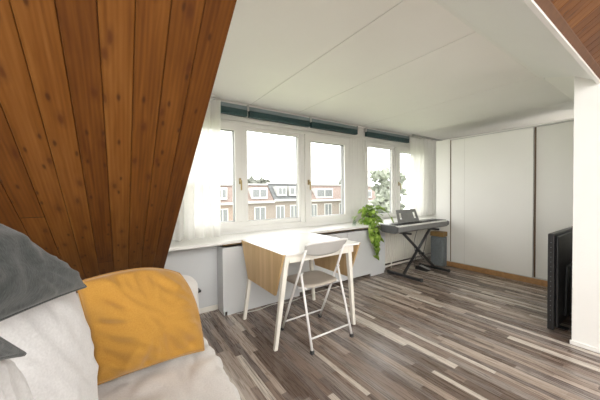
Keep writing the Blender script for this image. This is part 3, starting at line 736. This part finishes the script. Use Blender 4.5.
t = thing('storage_basket', 'blue-grey basket with a brown wooden lid between piano and wardrobe', 'basket', (4.48, 2.40, 0))
b = B(); prism(b, [(4.41, 2.30), (4.555, 2.30), (4.555, 2.51), (4.41, 2.51)], 'z', 0.0, 0.495); obj('basket_body', b, M_rattan, t, bevel=0.02, segs=3)
b = B(); prism(b, [(4.405, 2.295), (4.56, 2.295), (4.56, 2.515), (4.405, 2.515)], 'z', 0.4955, 0.575); obj('lid', b, M_lid, t, bevel=0.01)

# ------------------------------------------------------------------ plants
def leaf(bb, base, direction, size, droop=0.3, roll=0.0):
    d = Vector(direction).normalized(); upv = Vector((0, 0, 1))
    side = d.cross(upv)
    if side.length < 0.1: side = Vector((1, 0, 0))
    side.normalize(); nrm = side.cross(d).normalized()
    side = (side*math.cos(roll)+nrm*math.sin(roll)).normalized(); nrm = side.cross(d).normalized()
    prof = [(-0.08, 0.36), (0.08, 0.52), (0.30, 0.55), (0.55, 0.45), (0.80, 0.24), (1.0, 0.0)]
    mid = []; Lf = []; Rt = []
    for s, w in prof:
        c = Vector(base)+d*size*max(s, 0.0 if w else 1) - Vector((0, 0, 1))*droop*size*s*s
        mid.append(bb.verts.new(c if s > 0 else Vector(base)+d*size*0.02))
        if w:
            e = Vector(base)+d*size*s - Vector((0, 0, 1))*droop*size*max(s, 0)**2
            Lf.append(bb.verts.new(e+side*w*size+nrm*size*0.10)); Rt.append(bb.verts.new(e-side*w*size+nrm*size*0.10))
    for i in range(4):
        bb.faces.new((mid[i], mid[i+1], Lf[i+1], Lf[i])); bb.faces.new((mid[i+1], mid[i], Rt[i], Rt[i+1]))
    bb.faces.new((mid[4], mid[5], Lf[4])); bb.faces.new((mid[5], mid[4], Rt[4]))
PX, PY = 3.17, 2.76
t = thing('trailing_pothos', 'bright green trailing pothos in a glass vase on the window sill', 'plant', (PX, PY, 0.77))
b = B(); lathe(b, (PX, PY, 0.771), [(0.052, 0), (0.060, 0.01), (0.062, 0.07), (0.052, 0.10), (0.055, 0.125)], 24, cap=False); obj('vase', b, M_pot, t, smooth=True)
fol = B(); st = B()
rnd = random.Random(3)
for k in range(64):
    a = rnd.uniform(0, 2*PI); rr = rnd.uniform(0.02, 0.165)*(1 if math.sin(a) < 0 else 0.85); hh = rnd.uniform(0.05, 0.30) - rr*0.45
    p = Vector((PX+rr*math.cos(a), PY+rr*math.sin(a)*0.8, 0.79+max(hh, 0.02)))
    tube(st, [(PX+0.01*math.cos(a), PY+0.01*math.sin(a), 0.80), (PX+rr*0.45*math.cos(a), PY+rr*0.4*math.sin(a), p.z+0.02), tuple(p)], 0.0022, 5)
    leaf(fol, p, (math.cos(a)*0.8, math.sin(a)*0.8-0.25, rnd.uniform(-0.6, 0.25)), rnd.uniform(0.06, 0.105), rnd.uniform(0.2, 0.6), rnd.uniform(-0.5, 0.5))
# vines hanging over the front edge of the sill
for (xa, ln, sd) in ((3.05, 0.30, 1), (3.09, 0.42, 2), (3.15, 0.22, 3), (3.00, 0.12, 4), (3.12, 0.34, 5)):
    r_ = random.Random(sd); pts = [(PX-0.02, PY-0.03, 0.86), ((PX+xa)/2, 2.70, 0.86), (xa, 2.625, 0.80), (xa, 2.600, 0.72)]
    z = 0.72
    while z > 0.78-ln-0.02:
        z -= 0.05; pts.append((xa+r_.uniform(-0.02, 0.02), 2.598+r_.uniform(-0.012, 0.008), z))
    tube(st, pts, 0.0024, 5)
    for p in pts[1:]:
        for q_ in range(1):
            a = r_.uniform(-2.9, -0.25)
            leaf(fol, p, (math.cos(a), math.sin(a)*0.55, r_.uniform(-0.9, -0.1)), r_.uniform(0.06, 0.10), 0.5, r_.uniform(-0.7, 0.7))
# one arching shoot to the right
tube(st, [(PX+0.02, PY, 0.86), (PX+0.15, PY-0.06, 1.00), (PX+0.25, PY-0.12, 0.95), (PX+0.30, PY-0.15, 0.86)], 0.003, 6)
for p, d in (((PX+0.13, PY-0.05, 1.0), (0.6, -0.4, 0.2)), ((PX+0.17, PY-0.07, 1.0), (0.9, -0.1, -0.2)), ((PX+0.2, PY-0.1, 0.98), (0.3, -0.6, -0.2)), ((PX+0.12, PY-0.05, 0.99), (0.2, -0.5, 0.3)), ((PX+0.3, PY-0.15, 0.86), (0.1, -0.5, -0.8))):
    leaf(fol, p, d, 0.09, 0.4, 0.2)
obj('foliage', fol, M_leaf, t, smooth=True); obj('stems', st, M_stem, t, smooth=True)
t = thing('glass_cutting', 'small glass with a single green cutting, left of the pothos', 'plant', (2.81, 2.74, 0.77))
b = B(); lathe(b, (2.81, 2.74, 0.771), [(0.022, 0), (0.024, 0.04), (0.014, 0.06), (0.014, 0.075)], 16, cap=False); obj('bottle', b, M_pot, t, smooth=True)
b = B(); s2 = B()
for a in (0.2, 1.8, 3.4, 4.6, 5.4):
    p = (2.81+0.02*math.cos(a), 2.74+0.02*math.sin(a), 0.865+0.006*a); tube(s2, [(2.81, 2.74, 0.785), (2.81, 2.74, 0.84), p], 0.0016, 5)
    leaf(b, p, (math.cos(a), math.sin(a), 0.3), 0.034, 0.4, 0)
obj('foliage', b, M_leaf, t); obj('stems', s2, M_stem, t)
t = thing('glass_cutting', 'small glass with a green sprig, close beside the pothos vase', 'plant', (2.93, 2.84, 0.77))
b = B(); lathe(b, (2.93, 2.84, 0.771), [(0.020, 0), (0.022, 0.045), (0.013, 0.06), (0.013, 0.07)], 16, cap=False); obj('bottle', b, M_pot, t, smooth=True)
b = B(); s2 = B()
for a in (0.6, 2.2, 3.7, 5.1):
    p = (2.93+0.022*math.cos(a), 2.84+0.02*math.sin(a), 0.87+0.005*a); tube(s2, [(2.93, 2.84, 0.785), (2.93, 2.84, 0.84), p], 0.0016, 5)
    leaf(b, p, (math.cos(a), math.sin(a), 0.3), 0.034, 0.4, 0)
obj('foliage', b, M_leaf, t); obj('stems', s2, M_stem, t)

# ------------------------------------------------------------------ television
t = thing('television', 'large black flat television standing on the floor by the white wall edge', 'television', (3.70, 0.68, 0))
b = B(); box(b, 3.142, 4.36, 0.668, 0.712, 0.015, 0.868); obj('screen_frame', b, M_black, t, bevel=0.006)
b = B()
prism(b, [(3.175, 0.04), (4.33, 0.04), (4.33, 0.845), (3.175, 0.845)], 'y', 0.648, 0.667); obj('back_cover', b, M_black, t, bevel=0.008)
b = B(); prism(b, [(3.35, 0.10), (4.15, 0.10), (4.10, 0.55), (3.40, 0.55)], 'y', 0.625, 0.6475); obj('rear_housing', b, M_black, t, bevel=0.008)
for k in range(17): bx('side_vent', M_tealh, t, 3.1405, 3.1418, 0.687, 0.692, 0.10+k*0.043, 0.105+k*0.043)
b = B(); box(b, 3.160, 4.34, 0.7125, 0.7135, 0.035, 0.855); obj('screen', b, M_keybt, t)
for xx in (3.30, 4.15): bx('foot', M_black, t, xx-0.02, xx+0.02, 0.60, 0.71, 0.0, 0.0145)

# ------------------------------------------------------------------ sofa
t = thing('sofa', 'off-white sofa with a loose cotton seat cover, bottom left', 'sofa', (0.0, 0.7, 0))
def soft_box(x0, x1, y0, y1, z0, z1, r, n, amp, seed, crease=0.0, fr=6):
    """rounded, creased upholstered block (vertices pushed by noise along their normals)"""
    b = B(); bmesh.ops.create_cube(b, size=1)
    bmesh.ops.subdivide_edges(b, edges=b.edges, cuts=n, use_grid_fill=True)
    c = Vector(((x0+x1)/2, (y0+y1)/2, (z0+z1)/2)); h = Vector(((x1-x0)/2, (y1-y0)/2, (z1-z0)/2))
    for v in b.verts:
        p = Vector((v.co.x*2*h.x, v.co.y*2*h.y, v.co.z*2*h.z))
        q = Vector((max(-h.x+r, min(h.x-r, p.x)), max(-h.y+r, min(h.y-r, p.y)), max(-h.z+r, min(h.z-r, p.z))))
        d = p-q
        nn = d.normalized() if d.length > 1e-6 else Vector((0, 0, 0))
        p2 = q+nn*min(r, d.length) if d.length > 0 else p
        w = c+p2
        s = noise.noise(w*fr+Vector((seed, 0, 0)))*amp + noise.noise(Vector((w.x*fr*2.2, w.y*fr*4.5, w.z*fr*2))+Vector((0, seed, 0)))*amp*0.55
        if crease: s += crease*(abs(noise.noise(Vector((w.x*7+w.y*5, w.y*9-w.x*4, seed))))**0.6-0.4)
        v.co = w+nn*s
    return b
obj('base', soft_box(-0.44, 0.375, -0.9, 1.84, 0.06, 0.28, 0.03, 10, 0.003, 1), M_sofa, t, smooth=True)
obj('seat_cushion', soft_box(-0.42, 0.400, -0.9, 1.66, 0.275, 0.405, 0.045, 26, 0.006, 5), M_sofa, t, smooth=True)
b = soft_box(-0.40, 0.412, -0.88, 1.63, 0.33, 0.425, 0.05, 80, 0.004, 9, crease=0.026, fr=5)
cv = obj('seat_cover', b, M_cover, t, smooth=True); cv['label'] = 'cream cotton cover spread over the seat'
b = B(); tube(b, [(0.414+0.003*math.sin(y*9), y, 0.352+0.004*math.sin(y*7)) for y in [-0.8+0.05*k for k in range(49)]], 0.0045, 6); obj('hem', b, M_cover, cv, smooth=True)
obj('arm_rest', soft_box(-0.44, 0.405, 1.66, 1.86, 0.08, 0.745, 0.085, 22, 0.005, 3), M_sofa, t, smooth=True)
obj('back_rest', soft_box(-0.62, -0.36, -0.9, 1.80, 0.08, 0.80, 0.08, 22, 0.005, 4), M_sofa, t, smooth=True)
for x, y in ((-0.5, 1.7), (0.33, 1.7), (-0.5, -0.8), (0.33, -0.8)):
    b = B(); lathe(b, (x, y, 0), [(0.022, 0), (0.03, 0.085)], 12); obj('foot', b, M_woodbase, t, smooth=True)

def pillow(name, label, corners, thick, m, seed, wr=0.006, bow=(-0.03, -0.03, -0.03, -0.03), rc=(0, 0, 0, 0), rim=True, n=44, bias=None, cat='cushion', diag=None):
    """four world corners (TL, TR, BR, BL), inflated both ways with wrinkles that run towards the corners"""
    c = [Vector(p) for p in corners]; cen = sum(c, Vector())/4
    nrm = ((c[1]-c[0]).cross(c[3]-c[0])).normalized()
    b = B(); G = {}
    def P(u, v, s):
        # pinch the edges inwards between the corners
        a = abs(2*u-1); e = abs(2*v-1)
        bt, br_, bb_, bl = bow
        uu = u + ((1-e*e)*((br_ if u > 0.5 else -bl)*a*a)); vv = v + ((1-a*a)*((bb_ if v > 0.5 else -bt)*e*e))
        for (cu, cvv, pull) in ((0, 0, rc[0]), (1, 0, rc[1]), (1, 1, rc[2]), (0, 1, rc[3])):
            k_ = (max(0, 1-abs(u-cu)*1.6)*max(0, 1-abs(v-cvv)*1.6))**2.2*pull
            uu += (0.5-cu)*2*k_; vv += (0.5-cvv)*2*k_
        p = (c[0]*(1-uu)+c[1]*uu)*(1-vv)+(c[3]*(1-uu)+c[2]*uu)*vv
        f = max(0, (1-a**2.6))*max(0, (1-e**2.6)); h = thick*f**0.52
        w = noise.noise(Vector((u*3.1+seed, v*3.1, s)))*wr*2.2 + noise.noise(Vector(((u-v)*9+seed, (u+v)*3, s*3)))*wr
        fold = abs(noise.noise(Vector((math.atan2(v-0.5, u-0.5)*3.2+seed, math.hypot(u-.5, v-.5)*1.2, s+5))))
        w -= fold*wr*2.6*min(1, math.hypot(u-.5, v-.5)*2.2)
        return p + nrm*s*(h+w*min(1, f*3+0.05))
    for s in (1, -1):
        for i in range(n+1):
            for j in range(n+1):
                if s == -1 and (i in (0, n) or j in (0, n)): G[s, i, j] = G[1, i, j]
                else: G[s, i, j] = b.verts.new(P(i/n, j/n, s))
    for s in (1, -1):
        for i in range(n):
            for j in range(n):
                f = (G[s, i, j], G[s, i+1, j], G[s, i+1, j+1], G[s, i, j+1]); b.faces.new(f if s == 1 else f[::-1])
    rimpts = [P(i/n, 0, 0) for i in range(n)]+[P(1, j/n, 0) for j in range(n)]+[P(1-i/n, 1, 0) for i in range(n)]+[P(0, 1-j/n, 0) for j in range(n+1)]
    low = min(v.co.z for v in b.verts)
    r = thing(name, label, cat, (cen.x, cen.y, low))
    obj('cushion_cover', b, m, r, smooth=True)
    if rim:
        b = B(); tube(b, rimpts, 0.0035, 6, caps=False); obj('seam', b, m, r, smooth=True)
    return r
pillow('cushion', 'plump mustard yellow cushion leaning on the sofa arm', [(-0.154, 1.46, 0.880), (0.292, 1.56, 0.855), (0.349, 1.40, 0.449), (-0.103, 1.36, 0.465)], 0.115, M_yellow, 2.0, wr=0.017, bow=(0.055, 0.035, -0.03, -0.03), rc=(0, 0.075, 0, 0.02))
pillow('bed_pillow', 'large white pillow leaning on the sofa back below the charcoal cushion', [(-0.283, 0.8, 1.058), (-0.118, 1.12, 0.953), (-0.068, 1.04, 0.45), (-0.275, 0.75, 0.672)], 0.075, M_linen, 5.0, wr=0.006, bow=(0.03, 0.02, 0, 0), rc=(0, 0.03, 0, 0), cat='pillow')
pillow('cushion', 'large charcoal cushion propped on top of the white pillow', [(-0.223, 0.72, 1.23), (-0.082, 0.98, 0.986), (-0.184, 0.66, 1.035), (-0.26, 0.42, 1.17)], 0.045, M_charcoal, 8.0, wr=0.005, bow=(0.06, -0.02, 0, 0))
pillow('bed_pillow', 'white pillow in the bottom left corner, nearest the camera', [(-0.16, 0.45, 1.084), (-0.157, 0.66, 0.958), (-0.085, 0.66, 0.431), (-0.172, 0.45, 0.598)], 0.038, M_linen, 11.0, wr=0.005, bow=(0.02, 0.02, 0, 0), cat='pillow')
pillow('cushion', 'small charcoal cushion corner above the nearest white pillow', [(-0.134, 0.26, 1.240), (-0.130, 0.60, 0.996), (-0.150, 0.44, 1.066), (-0.135, 0.22, 1.17)], 0.013, M_charcoal, 14.0, wr=0.003)

# ------------------------------------------------------------------ outside
def house(name, label, x0, x1, y, gutter, top, wall_m, roof_m, dormers, wins, base=-6.0, depth=8):
    h = thing(name, label, 'house', ((x0+x1)/2, y, base))
    bx('wall', wall_m, h, x0, x1, y, y+depth, base, gutter)
    b = B(); prism(b, [(y-0.25, gutter), (y+1.3, top), (y+depth-1.3, top), (y+depth+0.25, gutter)], 'x', x0, x1); obj('roof', b, roof_m, h)
    bx('gutter', M_outw, h, x0, x1, y-0.42, y-0.255, gutter-0.16, gutter+0.06)
    b = B(); box(b, x0+0.02, x1-0.02, y+1.1, y+1.6, top-0.02, top+0.14); obj('roof_edge', b, M_outw, h)
    for (a, c, z0, z1) in dormers:
        d = bx('dormer', M_outw, h, a, c, y-0.12, y+1.7, z0, z1)
        m_ = (a+c)/2
        for p, q in ((a+0.15, m_-0.07), (m_+0.07, c-0.15)): bx('pane', M_outglass, d, p, q, y-0.14, y-0.121, z0+0.2, z1-0.2)
    for (a, c, z0, z1) in wins:
        w = bx('window', M_outw, h, a, c, y-0.04, y+0.1, z0, z1)
        m_ = (a+c)/2
        for p, q in ((a+0.12, m_-0.06), (m_+0.06, c-0.12)): bx('pane', M_outglass, w, p, q, y-0.06, y-0.041, z0+0.12, z1-0.12)
    return h
Yh = 25
house('row_house', 'orange brick house seen through the leftmost pane', 2.0, 10.0, Yh, 0.35, 2.1, M_brickA, M_tileR, [(7.55, 8.6, 0.7, 1.85)], [(7.6, 8.7, -1.75, -0.15), (4.5, 6.0, -1.75, -0.15)])
house('row_house', 'brown house with faded red roof seen through the middle pane', 10.0, 13.6, Yh, 0.42, 2.15, M_brickB, M_tileR, [(11.1, 12.9, 0.7, 1.85)], [(11.4, 12.7, -1.75, -0.1)])
house('row_house', 'house with slate roof and two white dormers seen in the middle pane', 13.6, 18.0, Yh, 0.55, 2.3, M_brickB, M_tileG, [(14.1, 15.25, 0.95, 2.0), (15.6, 17.0, 0.95, 2.0)], [(13.9, 15.0, -1.6, -0.05), (15.7, 16.7, -1.6, -0.05)])
house('row_house', 'brown house with a wide white dormer seen in the right pane', 18.0, 24.6, Yh, 0.4, 2.2, M_brickB, M_tileR, [(19.3, 21.9, 0.6, 1.8)], [(18.5, 19.5, -1.7, -0.05), (20.6, 21.8, -1.7, -0.05), (23.0, 24.0, -1.7, -0.05)])
house('pale_house', 'pale white house far off behind the window pier and plant', 26.0, 36.0, 28, 0.0, 2.2, M_outw, M_tileR, [(28.3, 32.5, 0.4, 1.6)], [(29, 30.2, -2.4, -0.6), (31.2, 32.4, -2.4, -0.6)])
def tree(label, x, y, base, h, r, m, seed, nb=95, squash=1.25):
    t_ = thing('tree', label, 'tree', (x, y, base))
    b = B(); tube(b, [(x, y, base), (x+0.1, y, base+h*0.5), (x, y, base+h*0.8)], [0.3, 0.22, 0.1], 8); obj('trunk', b, M_bark, t_)
    rr = random.Random(seed); b = B()
    for k in range(nb):
        a = rr.uniform(0, 2*PI); q = rr.uniform(0, 1)**0.5*r*0.72; zz = rr.uniform(-1, 1)*r*squash*0.62
        q *= math.sqrt(max(0.1, 1-(zz/(r*squash))**2))
        c = Vector((x+q*math.cos(a), y+q*math.sin(a), base+h-r*squash+zz)); s = rr.uniform(0.10, 0.22)*r
        res = bmesh.ops.create_icosphere(b, subdivisions=2, radius=s, matrix=Matrix.Translation(c))
        for v in res['verts']:
            d = (v.co-c).normalized(); v.co += d*noise.noise(v.co*4.3)*s*1.3
    obj('crown', b, m, t_)
tree('dark bare-looking tree behind the roofs in the middle pane', 17.2, 36, -6, 10.3, 2.8, M_tree, 4)
tree('distant tree in the left of the far window', 37.5, 38, -6, 10.8, 2.6, M_tree, 6)
tree('tall pale tree filling the right side of the far window', 26.6, 20.5, -6, 11.5, 2.6, M_treep, 9, 130, 2.0)
tree('tree behind the orange brick house', 8.8, 37, -6, 9.7, 3.0, M_tree, 12)
b = B(); box(b, -60, 90, 4.5, 130, -6.3, -6.0); struct(obj('outside_ground', b, M_ground), 'garden ground outside far below the windows', 'ground')

# ------------------------------------------------------------------ light
w = bpy.data.worlds.new('overcast'); S.world = w; w.use_nodes = True
nt = w.node_tree; bg = nt.nodes['Background']
tc = N(nt, 'ShaderNodeTexCoord'); sp = N(nt, 'ShaderNodeSeparateXYZ'); L(nt, tc.outputs['Generated'], sp.inputs[0])
r = ramp(nt, [(0.0, (0.90, 0.88, 0.85)), (0.5, (0.96, 0.95, 0.93)), (1.0, (1.0, 0.99, 0.97))])
L(nt, math_n(nt, 'MULTIPLY_ADD', sp.outputs['Z'], 0.5, 0.5), r.inputs['Fac']); L(nt, r.outputs['Color'], bg.inputs['Color'])
bg.inputs['Strength'].default_value = 4.3
def area(name, loc, rot, sx, sy, power, col=(1, 1, 1), portal=False):
    l = bpy.data.lights.new(name, 'AREA'); l.shape = 'RECTANGLE'; l.size = sx; l.size_y = sy; l.energy = power; l.color = col
    o = bpy.data.objects.new(name, l); COL.objects.link(o); o.location = loc; o.rotation_euler = rot
    if portal: l.cycles.is_portal = True
    return o
area('portal_left', (1.79, 3.36, 1.46), (-PI/2, 0, 0), 2.6, 1.36, 1, portal=True)
area('portal_right', (4.30, 3.36, 1.46), (-PI/2, 0, 0), 1.75, 1.36, 1, portal=True)
# fill lamp added behind the camera, shining in through the rear slope opening
ym = -2.5; ang = math.atan(SL)
area('rear_fill', (0.55, ym-0.10, rear(ym)+0.13), (ang, 0, 0), 4.2, 2.0, 42, (1.0, 0.985, 0.96))
# second added fill lamp, outside the made-up window in the left wall
area('side_fill', (-2.68, -1.05, 1.475), (PI/2, 0, -PI/2), 2.5, 1.25, 44, (1.0, 0.99, 0.97))

vs = S.view_settings; vs.view_transform = 'Standard'; vs.look = 'None'; vs.gamma = 1; vs.use_curve_mapping = False; vs.exposure = 0.58
